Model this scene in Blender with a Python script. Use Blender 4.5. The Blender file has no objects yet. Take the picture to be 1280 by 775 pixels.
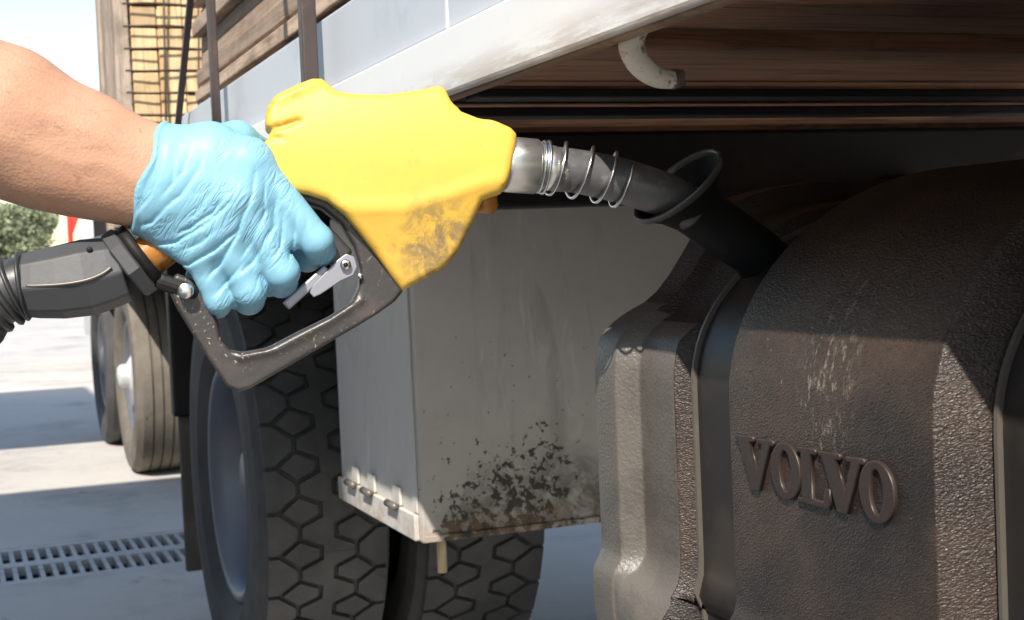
import bpy, bmesh, math, random
import numpy as np
from mathutils import Vector, Matrix

random.seed(7); rng = np.random.default_rng(7)
SC = bpy.context.scene
COL = SC.collection

# ------------------------------------------------------------------ camera
# World axes: +X runs forward along the truck, +Y into the truck, Z up. Camera 1.05 m above the concrete.
CAMZ = 1.05
YAW, PITCH, ROLL, FPX = math.radians(21.25), math.radians(2.31), math.radians(2.5), 1800.0
f0 = Vector((-math.cos(YAW), math.sin(YAW), 0)); r0 = Vector((math.sin(YAW), math.cos(YAW), 0)); Zv = Vector((0, 0, 1))
F = f0*math.cos(PITCH) - Zv*math.sin(PITCH); U0 = Zv*math.cos(PITCH) + f0*math.sin(PITCH)
R = r0*math.cos(ROLL) - U0*math.sin(ROLL); U = U0*math.cos(ROLL) + r0*math.sin(ROLL)
CAM = Vector((0, 0, CAMZ))
cd = bpy.data.cameras.new('camera'); cam = bpy.data.objects.new('camera', cd); COL.objects.link(cam)
cd.sensor_width = 36; cd.lens = FPX/1280*36; cd.clip_start = 0.02; cd.clip_end = 3000
cd.dof.use_dof = True; cd.dof.focus_distance = 1.15; cd.dof.aperture_fstop = 20
cam.matrix_world = Matrix(((R.x, U.x, -F.x, 0), (R.y, U.y, -F.y, 0), (R.z, U.z, -F.z, CAMZ), (0, 0, 0, 1)))
SC.camera = cam

# ------------------------------------------------------------------ light
SUN = Vector((0.82, -0.50, 1.0)).normalized()          # towards the sun
w = bpy.data.worlds.new('World'); SC.world = w; w.use_nodes = True
wn = w.node_tree.nodes; wl = w.node_tree.links
sky = wn.new('ShaderNodeTexSky'); sky.sky_type = 'NISHITA'; sky.sun_disc = False
sky.sun_elevation = math.asin(SUN.z); sky.sun_rotation = math.atan2(SUN.x, SUN.y)
sky.air_density = 1.45; sky.dust_density = 0.5; sky.ozone_density = 1.8
wl.new(sky.outputs[0], wn['Background'].inputs[0]); wn['Background'].inputs[1].default_value = 0.128
ld = bpy.data.lights.new('sun', 'SUN'); ld.energy = 4.8; ld.angle = math.radians(0.55); ld.color = (1.0, 0.93, 0.83)
so = bpy.data.objects.new('sun', ld); COL.objects.link(so); so.rotation_euler = (-SUN).to_track_quat('-Z', 'Y').to_euler(); so.location = (4, -3, 6)
SC.view_settings.view_transform = 'Standard'; SC.view_settings.look = 'None'
SC.view_settings.exposure = 0.80; SC.view_settings.gamma = 1.0

# ------------------------------------------------------------------ helpers
def ray(px, py): return F + R*((px-640)/FPX) + U*((387.5-py)/FPX)
def at(px, py, t): return CAM + ray(px, py)*t
def onX(px, py, X): d = ray(px, py); return CAM + d*(X/d.x)
def onY(px, py, Y): d = ray(px, py); return CAM + d*(Y/d.y)
def onZ(px, py, Z): d = ray(px, py); return CAM + d*((Z-CAMZ)/d.z)

def tag(o, label=None, cat=None, group=None, kind=None):
    if label: o['label'] = label
    if cat: o['category'] = cat
    if group: o['group'] = group
    if kind: o['kind'] = kind
    return o
def empty(name, loc, label=None, cat=None, group=None):
    o = bpy.data.objects.new(name, None); COL.objects.link(o); o.location = loc; o.empty_display_size = 0.1
    return tag(o, label, cat, group)
def wloc(o):
    v = Vector((0, 0, 0))
    while o: v += o.location; o = o.parent
    return v
def link(name, me, mat, parent=None, base=None):
    """me holds world coordinates; the object sits at its parent's base (or at `base`)."""
    o = bpy.data.objects.new(name, me); COL.objects.link(o)
    b = Vector(base) if base is not None else (wloc(parent) if parent else Vector((0, 0, 0)))
    me.transform(Matrix.Translation(-b))
    if parent: o.parent = parent; o.location = b - wloc(parent)
    else: o.location = b
    if mat is not None:
        me.materials.clear(); me.materials.append(mat)
    return o
def mesh(name, vs, fs, mat, parent=None, smooth=False, base=None):
    me = bpy.data.meshes.new(name); me.from_pydata([tuple(v) for v in vs], [], [tuple(int(i) for i in f) for f in fs]); me.validate()
    if smooth: me.polygons.foreach_set('use_smooth', [True]*len(me.polygons))
    me.update(); return link(name, me, mat, parent, base)
def from_bm(name, bm, mat, parent=None, smooth=False, base=None):
    bmesh.ops.recalc_face_normals(bm, faces=bm.faces)
    me = bpy.data.meshes.new(name); bm.to_mesh(me); bm.free()
    if smooth: me.polygons.foreach_set('use_smooth', [True]*len(me.polygons))
    return link(name, me, mat, parent, base)
def boxbm(bm, c, s, rot=None, bev=0.0, jit=0.0):
    m = Matrix.Translation(c) @ (rot.to_4x4() if rot else Matrix()) @ Matrix.Diagonal((s[0], s[1], s[2], 1))
    g = bmesh.ops.create_cube(bm, size=1, matrix=m)
    vs = g['verts']
    if jit:
        for v in vs: v.co += Vector((random.uniform(-jit, jit) for _ in range(3)))
    if bev:
        es = list({e for v in vs for e in v.link_edges})
        bmesh.ops.bevel(bm, geom=es, offset=bev, segments=2, profile=0.5, affect='EDGES')
def box(name, lo, hi, mat, parent=None, bev=0.0, jit=0.0, base=None):
    bm = bmesh.new(); lo = Vector(lo); hi = Vector(hi)
    boxbm(bm, (lo+hi)/2, hi-lo, None, bev, jit); return from_bm(name, bm, mat, parent, base=base)
def obox(name, p, q, wdt, thk, wdir, mat, parent, bev=0.0):
    """bar from p to q, width wdt along wdir, thickness thk across"""
    p = Vector(p); q = Vector(q); a = (q-p); L = a.length; a.normalize()
    wd = Vector(wdir); wd = (wd - a*wd.dot(a)).normalized(); n = a.cross(wd)
    rot = Matrix((a, wd, n)).transposed(); bm = bmesh.new(); boxbm(bm, (p+q)/2, (L, wdt, thk), rot, bev)
    return from_bm(name, bm, mat, parent)
def frames(P):
    P = [Vector(p) for p in P]; T = []
    for i in range(len(P)): T.append((P[min(i+1, len(P)-1)] - P[max(i-1, 0)]).normalized())
    n = T[0].orthogonal().normalized(); N = []
    for t in T: n = (n - t*n.dot(t)).normalized(); N.append(n.copy())
    return P, T, N
def tube(P, rad, seg=16, cap=True, n0=None):
    P, T, N = frames(P)
    if n0 is not None:
        n = Vector(n0); N = []
        for t in T: n = (n - t*n.dot(t)).normalized(); N.append(n.copy())
    if not hasattr(rad, '__len__'): rad = [rad]*len(P)
    vs, fs = [], []
    for p, t, n, r in zip(P, T, N, rad):
        b = t.cross(n)
        for k in range(seg):
            a = 2*math.pi*k/seg; vs.append(p + (n*math.cos(a) + b*math.sin(a))*r)
    for i in range(len(P)-1):
        for k in range(seg):
            fs.append((i*seg+k, i*seg+(k+1) % seg, (i+1)*seg+(k+1) % seg, (i+1)*seg+k))
    if cap: fs.append(tuple(range(seg))[::-1]); fs.append(tuple((len(P)-1)*seg+k for k in range(seg)))
    return vs, fs
def spline(P, n):
    P = [Vector(p) for p in P]; out = []
    for i in range(len(P)-1):
        a, b, c, d = P[max(i-1, 0)], P[i], P[i+1], P[min(i+2, len(P)-1)]
        for k in range(n):
            t = k/n; out.append(0.5*((2*b) + (c-a)*t + (2*a-5*b+4*c-d)*t*t + (3*b-3*c+d-a)*t**3))
    out.append(P[-1]); return out
def lathe(profile, c, seg=64):
    """profile: (radius, y) pairs, turned about the Y axis through c"""
    vs, fs = [], []; n = len(profile)
    for k in range(seg):
        a = 2*math.pi*k/seg
        for r, y in profile: vs.append((c[0]+r*math.cos(a), c[1]+y, c[2]+r*math.sin(a)))
    for k in range(seg):
        j = (k+1) % seg
        for i in range(n-1): fs.append((k*n+i, k*n+i+1, j*n+i+1, j*n+i))
    return vs, fs
def curve_mesh(loops, depth, bevel=0.0, res=2):
    """flat outlines (first outer, others holes) -> solid mesh of 2*depth thickness in local XY"""
    cu = bpy.data.curves.new('tmp', 'CURVE'); cu.dimensions = '2D'; cu.fill_mode = 'BOTH'
    cu.extrude = max(depth-bevel, 0); cu.bevel_depth = bevel; cu.bevel_resolution = res; cu.offset = -bevel
    for lp in loops:
        s = cu.splines.new('POLY'); s.points.add(len(lp)-1)
        for p, q in zip(s.points, lp): p.co = (q[0], q[1], 0, 1)
        s.use_cyclic_u = True
    o = bpy.data.objects.new('tmp', cu); COL.objects.link(o)
    dg = bpy.context.evaluated_depsgraph_get(); me = bpy.data.meshes.new_from_object(o.evaluated_get(dg))
    bpy.data.objects.remove(o); bpy.data.curves.remove(cu); return me

# ---- distance fields -> meshes
def surface_nets(S, org, h):
    neg = S < 0; nx, ny, nz = S.shape
    cnt = np.zeros((nx-1, ny-1, nz-1), np.float32); acc = np.zeros((nx-1, ny-1, nz-1, 3), np.float32)
    cs = [(i, j, k) for i in (0, 1) for j in (0, 1) for k in (0, 1)]
    sl = lambda c: (slice(c[0], nx-1+c[0]), slice(c[1], ny-1+c[1]), slice(c[2], nz-1+c[2]))
    for a in cs:
        for ax in range(3):
            if a[ax]: continue
            b = list(a); b[ax] = 1; b = tuple(b)
            A, B = S[sl(a)], S[sl(b)]; m = neg[sl(a)] != neg[sl(b)]
            t = np.where(m, A/np.where(m, A-B, 1), 0)
            cnt += m
            for q in range(3): acc[..., q] += m*(a[q] + (t if q == ax else 0))
    act = cnt > 0; idx = -np.ones(act.shape, np.int64); idx[act] = np.arange(act.sum())
    ii = np.argwhere(act); V = (ii + acc[act]/cnt[act][:, None])*h + np.array(org)
    Fc = []
    for ax in range(3):
        o1, o2 = (ax+1) % 3, (ax+2) % 3
        lo = [slice(1, -1)]*3; lo[ax] = slice(0, -1); hi = [slice(1, -1)]*3; hi[ax] = slice(1, None)
        n0 = neg[tuple(lo)]; n1 = neg[tuple(hi)]
        for flip, m in ((False, n0 & ~n1), (True, ~n0 & n1)):
            e = np.argwhere(m)
            if len(e) == 0: continue
            e = e + 1; e[:, ax] -= 1
            d1 = np.zeros(3, int); d1[o1] = 1; d2 = np.zeros(3, int); d2[o2] = 1
            q = [idx[tuple(x.T)] for x in (e-d1-d2, e-d2, e, e-d1)]
            q = np.stack(q, 1); Fc.append(q[:, ::-1] if flip else q)
    return V, np.concatenate(Fc)
def sdf_mesh(name, fn, lo, hi, h, tow, mat, parent=None, base=None):
    lo = np.array(lo, float); hi = np.array(hi, float); n = np.ceil((hi-lo)/h).astype(int)+1
    ax = [lo[i]+np.arange(n[i])*h for i in range(3)]
    X, Y, Z = np.meshgrid(*ax, indexing='ij')
    S = fn(X.astype(np.float32), Y.astype(np.float32), Z.astype(np.float32)).astype(np.float32)
    V, Q = surface_nets(S, lo, h)
    W = tow(V); me = bpy.data.meshes.new(name)
    me.vertices.add(len(W)); me.vertices.foreach_set('co', W.astype(np.float32).ravel())
    me.loops.add(Q.size); me.loops.foreach_set('vertex_index', Q.ravel().astype(np.int32))
    me.polygons.add(len(Q)); me.polygons.foreach_set('loop_start', np.arange(0, Q.size, 4, dtype=np.int32))
    try: me.polygons.foreach_set('loop_total', np.full(len(Q), 4, np.int32))
    except Exception: pass
    me.polygons.foreach_set('use_smooth', [True]*len(Q)); me.update(calc_edges=True); me.validate()
    at_ = me.attributes.new('loc', 'FLOAT_VECTOR', 'POINT'); at_.data.foreach_set('vector', V.astype(np.float32).ravel())
    bm = bmesh.new(); bm.from_mesh(me); bmesh.ops.recalc_face_normals(bm, faces=bm.faces); bm.to_mesh(me); bm.free()
    return link(name, me, mat, parent, base)
def smin(a, b, k):
    hh = np.clip(0.5+0.5*(b-a)/k, 0, 1); return b*(1-hh)+a*hh-k*hh*(1-hh)
def cone(X, Y, Z, a, b, ra, rb, sz=1.0):
    a = np.array(a, np.float32); b = np.array(b, np.float32); d = b-a; d2 = float(d@d)
    t = np.clip(((X-a[0])*d[0]+(Y-a[1])*d[1]+(Z-a[2])*d[2])/d2, 0, 1)
    return np.sqrt((X-a[0]-t*d[0])**2+(Y-a[1]-t*d[1])**2+((Z-a[2]-t*d[2])/sz)**2)-(ra+(rb-ra)*t)
def poly_sdf(X, Y, P):
    P = np.array(P, np.float32); d = np.full(X.shape, 1e9, np.float32); ins = np.zeros(X.shape, bool); n = len(P)
    for i in range(n):
        a = P[i]; b = P[(i+1) % n]; e = b-a
        t = np.clip(((X-a[0])*e[0]+(Y-a[1])*e[1])/(e@e+1e-12), 0, 1)
        d = np.minimum(d, (X-a[0]-t*e[0])**2+(Y-a[1]-t*e[1])**2)
        c = ((a[1] <= Y) & (b[1] > Y)) | ((b[1] <= Y) & (a[1] > Y))
        xi = a[0]+(Y-a[1])/(b[1]-a[1]+1e-12)*e[0]; ins ^= c & (X < xi)
    d = np.sqrt(d); return np.where(ins, -d, d)
def line_sd(X, Y, P):
    P = np.array(P, np.float32); d = np.full(X.shape, 1e9, np.float32); sg = np.ones(X.shape, np.float32)
    for i in range(len(P)-1):
        a, b = P[i], P[i+1]; e = b-a; t = np.clip(((X-a[0])*e[0]+(Y-a[1])*e[1])/(e@e+1e-12), 0, 1)
        q = (X-a[0]-t*e[0])**2+(Y-a[1]-t*e[1])**2; c = e[0]*(Y-a[1])-e[1]*(X-a[0]); m = q < d
        sg = np.where(m, np.sign(c), sg); d = np.where(m, q, d)
    return np.sqrt(d)*sg
def line_dist(X, Y, P):
    P = np.array(P, np.float32); d = np.full(X.shape, 1e9, np.float32)
    for i in range(len(P)-1):
        a, b = P[i], P[i+1]; e = b-a; t = np.clip(((X-a[0])*e[0]+(Y-a[1])*e[1])/(e@e+1e-12), 0, 1)
        d = np.minimum(d, (X-a[0]-t*e[0])**2+(Y-a[1]-t*e[1])**2)
    return np.sqrt(d)

# ------------------------------------------------------------------ materials
class M:
    def __init__(s, name, col=(.5, .5, .5), rough=.5, metal=0.0, spec=.5):
        s.m = bpy.data.materials.new(name); s.m.use_nodes = True; s.t = s.m.node_tree; s.b = s.t.nodes['Principled BSDF']
        s.b.inputs['Roughness'].default_value = rough; s.b.inputs['Metallic'].default_value = metal
        s.b.inputs['Specular IOR Level'].default_value = spec
        s.col = s.rgb(col); s.rough = None; s.coord = s.n('ShaderNodeTexCoord').outputs['Object']; s.nrm = None
    def n(s, t, **k):
        x = s.t.nodes.new(t)
        for a, v in k.items(): setattr(x, a, v)
        return x
    def put(s, sock, v):
        if hasattr(v, 'is_output'): s.t.links.new(v, sock)
        else: sock.default_value = v
    def rgb(s, c): x = s.n('ShaderNodeRGB'); x.outputs[0].default_value = (*c, 1); return x.outputs[0]
    def math(s, op, a, b=0.0, clamp=False):
        x = s.n('ShaderNodeMath', operation=op, use_clamp=clamp); s.put(x.inputs[0], a); s.put(x.inputs[1], b); return x.outputs[0]
    def scale(s, v, co=None):
        x = s.n('ShaderNodeMapping'); s.put(x.inputs[0], co if co is not None else s.coord); x.inputs['Scale'].default_value = v; return x.outputs[0]
    def rotscale(s, rot, v):
        x = s.n('ShaderNodeMapping'); s.put(x.inputs[0], s.coord); x.inputs['Rotation'].default_value = rot
        y = s.n('ShaderNodeMapping'); s.put(y.inputs[0], x.outputs[0]); y.inputs['Scale'].default_value = v; return y.outputs[0]
    def noise(s, sc, det=4, rough=.6, co=None, dist=0.0):
        x = s.n('ShaderNodeTexNoise'); s.put(x.inputs['Vector'], co if co is not None else s.coord)
        x.inputs['Scale'].default_value = sc; x.inputs['Detail'].default_value = det; x.inputs['Roughness'].default_value = rough
        x.inputs['Distortion'].default_value = dist; return x.outputs['Fac']
    def voro(s, sc, co=None, feat='F1'):
        x = s.n('ShaderNodeTexVoronoi', feature=feat); s.put(x.inputs['Vector'], co if co is not None else s.coord)
        x.inputs['Scale'].default_value = sc; return x.outputs['Distance']
    def ramp(s, f, lo, hi):
        x = s.n('ShaderNodeMapRange', interpolation_type='SMOOTHSTEP'); s.put(x.inputs[0], f)
        x.inputs[1].default_value = lo; x.inputs[2].default_value = hi; return x.outputs[0]
    def mix(s, f, c):
        """lay colour c over the base where f"""
        x = s.n('ShaderNodeMix', data_type='RGBA'); s.put(x.inputs[0], f); s.t.links.new(s.col, x.inputs[6])
        if hasattr(c, 'is_output'): s.t.links.new(c, x.inputs[7])
        else: x.inputs[7].default_value = (*c, 1)
        s.col = x.outputs[2]; return s
    def vary(s, sc, amt, det=5, co=None):
        f = s.noise(sc, det, .65, co); x = s.n('ShaderNodeHueSaturation'); s.t.links.new(s.col, x.inputs['Color'])
        s.put(x.inputs['Value'], s.math('MULTIPLY_ADD', f, amt*2)); x.inputs['Value'].links[0].from_node.inputs[2].default_value = 1-amt
        s.col = x.outputs[0]; return s
    def objvary(s, amt):
        o = s.n('ShaderNodeObjectInfo').outputs['Random']; x = s.n('ShaderNodeHueSaturation'); s.t.links.new(s.col, x.inputs['Color'])
        s.put(x.inputs['Value'], s.math('MULTIPLY_ADD', o, amt*2)); x.inputs['Value'].links[0].from_node.inputs[2].default_value = 1-amt
        s.col = x.outputs[0]; return s
    def bump(s, f, st=.3, dist=.001):
        x = s.n('ShaderNodeBump'); x.inputs['Strength'].default_value = st; x.inputs['Distance'].default_value = dist; s.put(x.inputs['Height'], f)
        if s.nrm: s.t.links.new(s.nrm, x.inputs['Normal'])
        s.nrm = x.outputs[0]; return s
    def roughmap(s, f, lo, hi):
        x = s.n('ShaderNodeMapRange'); s.put(x.inputs[0], f); x.inputs[3].default_value = lo; x.inputs[4].default_value = hi
        s.put(s.b.inputs['Roughness'], x.outputs[0]); return s
    def pos(s, ax): x = s.n('ShaderNodeSeparateXYZ'); s.t.links.new(s.n('ShaderNodeNewGeometry').outputs['Position'], x.inputs[0]); return x.outputs[ax]
    def done(s):
        s.t.links.new(s.col, s.b.inputs['Base Color'])
        if s.nrm: s.t.links.new(s.nrm, s.b.inputs['Normal'])
        return s.m

def m_concrete():
    m = M('concrete', (.42, .392, .36), .85); m.vary(.35, .16).vary(3, .1).vary(40, .07)
    m.mix(m.math('MULTIPLY', m.ramp(m.noise(.9, 7, .72), .48, .68), .5), (.17, .165, .16))
    m.mix(m.math('MULTIPLY', m.ramp(m.noise(6, 5, .7), .62, .7), .5), (.11, .105, .1))
    m.bump(m.noise(120, 4), .25, .002).bump(m.noise(9, 3), .15, .01); return m.done()
def m_simple(name, col, rough=.5, metal=0.0, vary=.08, vs=20, bump=.1, bs=150, spec=.5, dirt=None, dirt_sc=12, dirt_lo=.55, dirt_amt=.8):
    m = M(name, col, rough, metal, spec); m.vary(vs, vary)
    if dirt: m.mix(m.math('MULTIPLY', m.ramp(m.noise(dirt_sc, 6, .7), dirt_lo, dirt_lo+.14), dirt_amt), dirt)
    if bump: m.bump(m.noise(bs, 3), bump, .001)
    return m.done()
def m_wood(name, col, dark, axis, sc=1.0, rough=.8):
    m = M(name, col, rough); m.objvary(.3)
    s = [26*sc, 26*sc, 26*sc]; s[axis] = 2.6*sc; g = m.noise(1.0, 6, .65, m.scale(s), 1.2)
    s2 = [130*sc, 130*sc, 130*sc]; s2[axis] = 3.0*sc; g2 = m.noise(1.0, 4, .7, m.scale(s2))
    m.mix(m.ramp(g, .45, .7), dark); m.mix(m.math('MULTIPLY', m.ramp(g2, .52, .66), .55), tuple(c*.4 for c in dark))
    m.vary(4, .2); m.mix(m.math('MULTIPLY', m.ramp(m.noise(5, 6, .7, None, 1), .5, .68), .5), tuple(c*.6 for c in dark)); m.bump(g2, .6, .002).bump(g, .4, .004); return m.done()
def m_grain():
    # moulded leather-grain black plastic, dusty, with a pale scuff
    m = M('grained_plastic', (.0125, .0096, .0085), .40, 0, .5); m.vary(18, .2)
    co = m.rotscale((0, .5, 0), (1.0, 1.0, 2.0)); g = m.noise(290, 2, .5, co, 1.0); v = m.voro(400, co)
    m.mix(m.math('MULTIPLY', m.ramp(m.noise(7, 6, .7), .36, .72), .6), (.078, .050, .037))
    m.mix(m.math('MULTIPLY', m.ramp(m.noise(3, 3, .6), .5, .7), .35), (.060, .039, .028))
    # scuff streaks: vertical patch left of centre of the lettered panel
    x, z = m.pos(0), m.pos(2)
    px = m.math('SUBTRACT', 1, m.math('MULTIPLY', m.math('ABSOLUTE', m.math('ADD', x, SCUFF.x*-1)), 22), True)
    pz = m.math('SUBTRACT', 1, m.math('MULTIPLY', m.math('ABSOLUTE', m.math('ADD', z, SCUFF.z*-1)), 11), True)
    st = m.ramp(m.noise(1.0, 6, .75, m.scale((190, 60, 70))), .52, .66)
    m.mix(m.math('MULTIPLY', m.math('MULTIPLY', st, m.ramp(m.math('MULTIPLY', px, pz), .05, .5)), .6), (.34, .29, .24))
    sp = m.ramp(m.noise(420, 1, .5), .765, .79); m.mix(m.math('MULTIPLY', sp, .6), (.35, .3, .26))
    m.roughmap(m.noise(25, 4), .34, .50)
    m.bump(g, .9, .0012).bump(v, .6, .0006); return m.done()
def m_yellow():
    m = M('yellow_plastic', (.66, .405, .060), .42, 0, .5); m.vary(14, .12).vary(5, .10).vary(60, .05)
    c = at(540, 300, 1.14); gp = m.n('ShaderNodeNewGeometry').outputs['Position']
    d = m.n('ShaderNodeVectorMath', operation='DISTANCE'); m.t.links.new(gp, d.inputs[0]); d.inputs[1].default_value = c
    near = m.ramp(d.outputs['Value'], .055, .015)
    dirt = m.ramp(m.noise(45, 7, .75, None, .6), .40, .62)
    m.mix(m.math('MULTIPLY', m.math('MULTIPLY', near, dirt), .9), (.17, .125, .075))
    e = at(352, 150, 1.12); d2 = m.n('ShaderNodeVectorMath', operation='DISTANCE'); m.t.links.new(gp, d2.inputs[0]); d2.inputs[1].default_value = e
    m.mix(m.math('MULTIPLY', m.math('MULTIPLY', m.ramp(d2.outputs['Value'], .04, .01), m.ramp(m.noise(60, 6, .7), .5, .6)), .7), (.42, .24, .03))
    m.mix(m.math('MULTIPLY', m.ramp(m.noise(22, 7, .75), .60, .70), .4), (.45, .28, .07)); m.mix(m.math('MULTIPLY', m.ramp(m.noise(1, 5, .7, m.scale((60, 60, 300)), .5), .66, .70), .45), (.36, .24, .09)); m.mix(m.math('MULTIPLY', m.ramp(m.noise(300, 2, .5), .74, .77), .6), (.2, .13, .05)); m.roughmap(m.noise(35, 5), .34, .6)
    m.bump(m.noise(90, 4), .12, .001).bump(m.noise(400, 2), .08, .0005); return m.done()
def m_guard():
    m = M('worn_black_guard', (.035, .03, .028), .38, 0, .5); m.vary(40, .2)
    sp = m.ramp(m.noise(330, 3, .65), .61, .68); big = m.ramp(m.noise(28, 3), .42, .62)
    m.mix(m.math('MULTIPLY', m.math('MULTIPLY', sp, big), .75), (.42, .36, .3)); m.mix(m.math('MULTIPLY', m.ramp(m.noise(16, 5), .5, .7), .4), (.12, .09, .07))
    m.bump(m.noise(260, 4), .4, .0008); return m.done()
def m_box():
    m = M('dirty_steel_box', (.52, .505, .475), .5, .0, .4); m.vary(3, .12).vary(25, .07)
    s = m.noise(1.0, 6, .7, m.scale((5, 5, 1.3)), 1.5); m.mix(m.math('MULTIPLY', m.ramp(s, .5, .68), .5), (.24, .235, .225))
    m.mix(m.math('MULTIPLY', m.ramp(m.noise(1.0, 5, .7, m.scale((9, 9, 2.5)), 2), .58, .66), .45), (.68, .67, .65))
    x = m.pos(0); z = m.pos(2); y = m.pos(1)
    front = m.ramp(x, -2.408, -2.402); mid = m.math('MULTIPLY', m.ramp(y, .75, .80), m.ramp(y, 1.10, .98))
    zz_ = m.math('ADD', z, m.math('MULTIPLY', m.noise(7, 3), .22))           # ragged upper limit
    low = m.ramp(zz_, .98, .66); vlow = m.ramp(zz_, .83, .66)
    thr = m.math('SUBTRACT', .70, m.math('MULTIPLY', m.math('MULTIPLY', low, mid), .23))
    sp = m.math('ADD', m.math('MULTIPLY', m.noise(64, 4, .62, None, .3), .8), m.math('MULTIPLY', m.noise(150, 2), .2))
    film = m.math('MULTIPLY', m.ramp(zz_, 1.05, .68), front); m.mix(m.math('MULTIPLY', film, .45), (.15, .135, .11))
    grime = m.math('MULTIPLY', m.math('MULTIPLY', vlow, front), m.ramp(m.noise(22, 7, .75, None, .8), .36, .60)); m.mix(m.math('MULTIPLY', m.math('MULTIPLY', grime, m.ramp(y, .755, .83)), .9), (.060, .052, .036))
    blot = m.math('MULTIPLY', m.ramp(m.math('SUBTRACT', sp, thr), -.01, .025), front); m.mix(m.math('MULTIPLY', blot, .95), (.016, .013, .010))
    dots = m.math('MULTIPLY', m.math('MULTIPLY', m.ramp(m.noise(88, 2, .5), .715, .735), front), m.ramp(z, 1.02, .75)); m.mix(m.math('MULTIPLY', dots, .9), (.02, .017, .013))
    rust = m.math('MULTIPLY', m.ramp(z, .62, .555), m.ramp(m.noise(24, 5, .7), .40, .6)); m.mix(m.math('MULTIPLY', rust, .45), (.24, .15, .08))
    m.bump(m.noise(6, 3), .2, .01).bump(m.noise(80, 4), .15, .001); return m.done()
def m_glove():
    m = M('nitrile_glove', (.195, .405, .52), .50, 0, .45); m.vary(60, .06)
    m.b.inputs['Subsurface Weight'].default_value = .08; m.b.inputs['Subsurface Radius'].default_value = (.4, .8, 1.0); m.b.inputs['Subsurface Scale'].default_value = .003
    at_ = m.n('ShaderNodeAttribute', attribute_name='loc').outputs['Vector']
    mp = m.n('ShaderNodeMapping'); m.put(mp.inputs[0], at_); mp.inputs['Rotation'].default_value = (0, 0, -1.03)
    st = m.scale((18, 95, 40), mp.outputs[0]); a = m.noise(1.0, 3, .55, st, 1.2)
    rid = m.math('SUBTRACT', 1, m.math('MULTIPLY', m.math('ABSOLUTE', m.math('SUBTRACT', a, .5)), 5.0), True)   # thin crease lines along the pull of the grip
    msk = m.ramp(m.noise(28, 2, .5, at_), .42, .62)
    m.bump(m.math('MULTIPLY', m.math('POWER', rid, 3.0), msk), .5, -.0015); m.bump(m.noise(1.0, 2, .5, m.scale((30, 160, 60), mp.outputs[0]), .8), .2, .0012)
    m.bump(m.noise(700, 2), .1, .0003); return m.done()
def m_skin():
    m = M('skin', (.47, .262, .168), .5, 0, .4); m.vary(9, .07).vary(45, .06)
    m.mix(m.math('MULTIPLY', m.ramp(m.noise(13, 6, .7), .42, .7), .5), (.43, .20, .125))
    hair = m.noise(1.0, 2, .5, m.scale((260, 260, 60)), 1.5); m.mix(m.math('MULTIPLY', m.ramp(hair, .66, .72), .22), (.13, .07, .04))
    m.b.inputs['Subsurface Weight'].default_value = .2; m.b.inputs['Subsurface Radius'].default_value = (1, .35, .2); m.b.inputs['Subsurface Scale'].default_value = .006
    m.bump(m.voro(420), .3, .0007).bump(m.noise(50, 4), .3, .0014).bump(m.noise(1, 3, .5, m.scale((14, 14, 40)), 1.5), .25, .003); return m.done()
def m_leaf(col):
    m = M('foliage', col, .6); m.objvary(.05).vary(1.3, .45); m.b.inputs['Subsurface Weight'].default_value = 0; return m.done()
def m_white():
    m = M('white_rail_paint', (.74, .745, .755), .4, 0, .5); m.vary(2, .05).vary(18, .03)
    z = m.pos(2); lowe = m.ramp(z, 1.05+.188, 1.05+.154)
    m.mix(m.math('MULTIPLY', m.math('MULTIPLY', lowe, m.ramp(m.noise(1, 6, .75, m.scale((6, 40, 60))), .36, .6)), .65), (.30, .22, .15))
    m.mix(m.math('MULTIPLY', m.ramp(m.noise(30, 6, .75), .63, .69), .5), (.5, .47, .43)); m.bump(m.noise(40, 3), .08, .001); return m.done()
def m_tread(name, col, dust):
    m = M(name, col, .78, 0, .35); m.vary(9, .15); m.mix(m.math('MULTIPLY', m.ramp(m.noise(5, 6, .7), .4, .7), .6), dust)
    m.mix(m.math('MULTIPLY', m.ramp(m.noise(14, 4, .7), .66, .72), .8), (.03, .025, .02)); m.bump(m.noise(180, 4), .35, .0015); return m.done()

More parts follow.
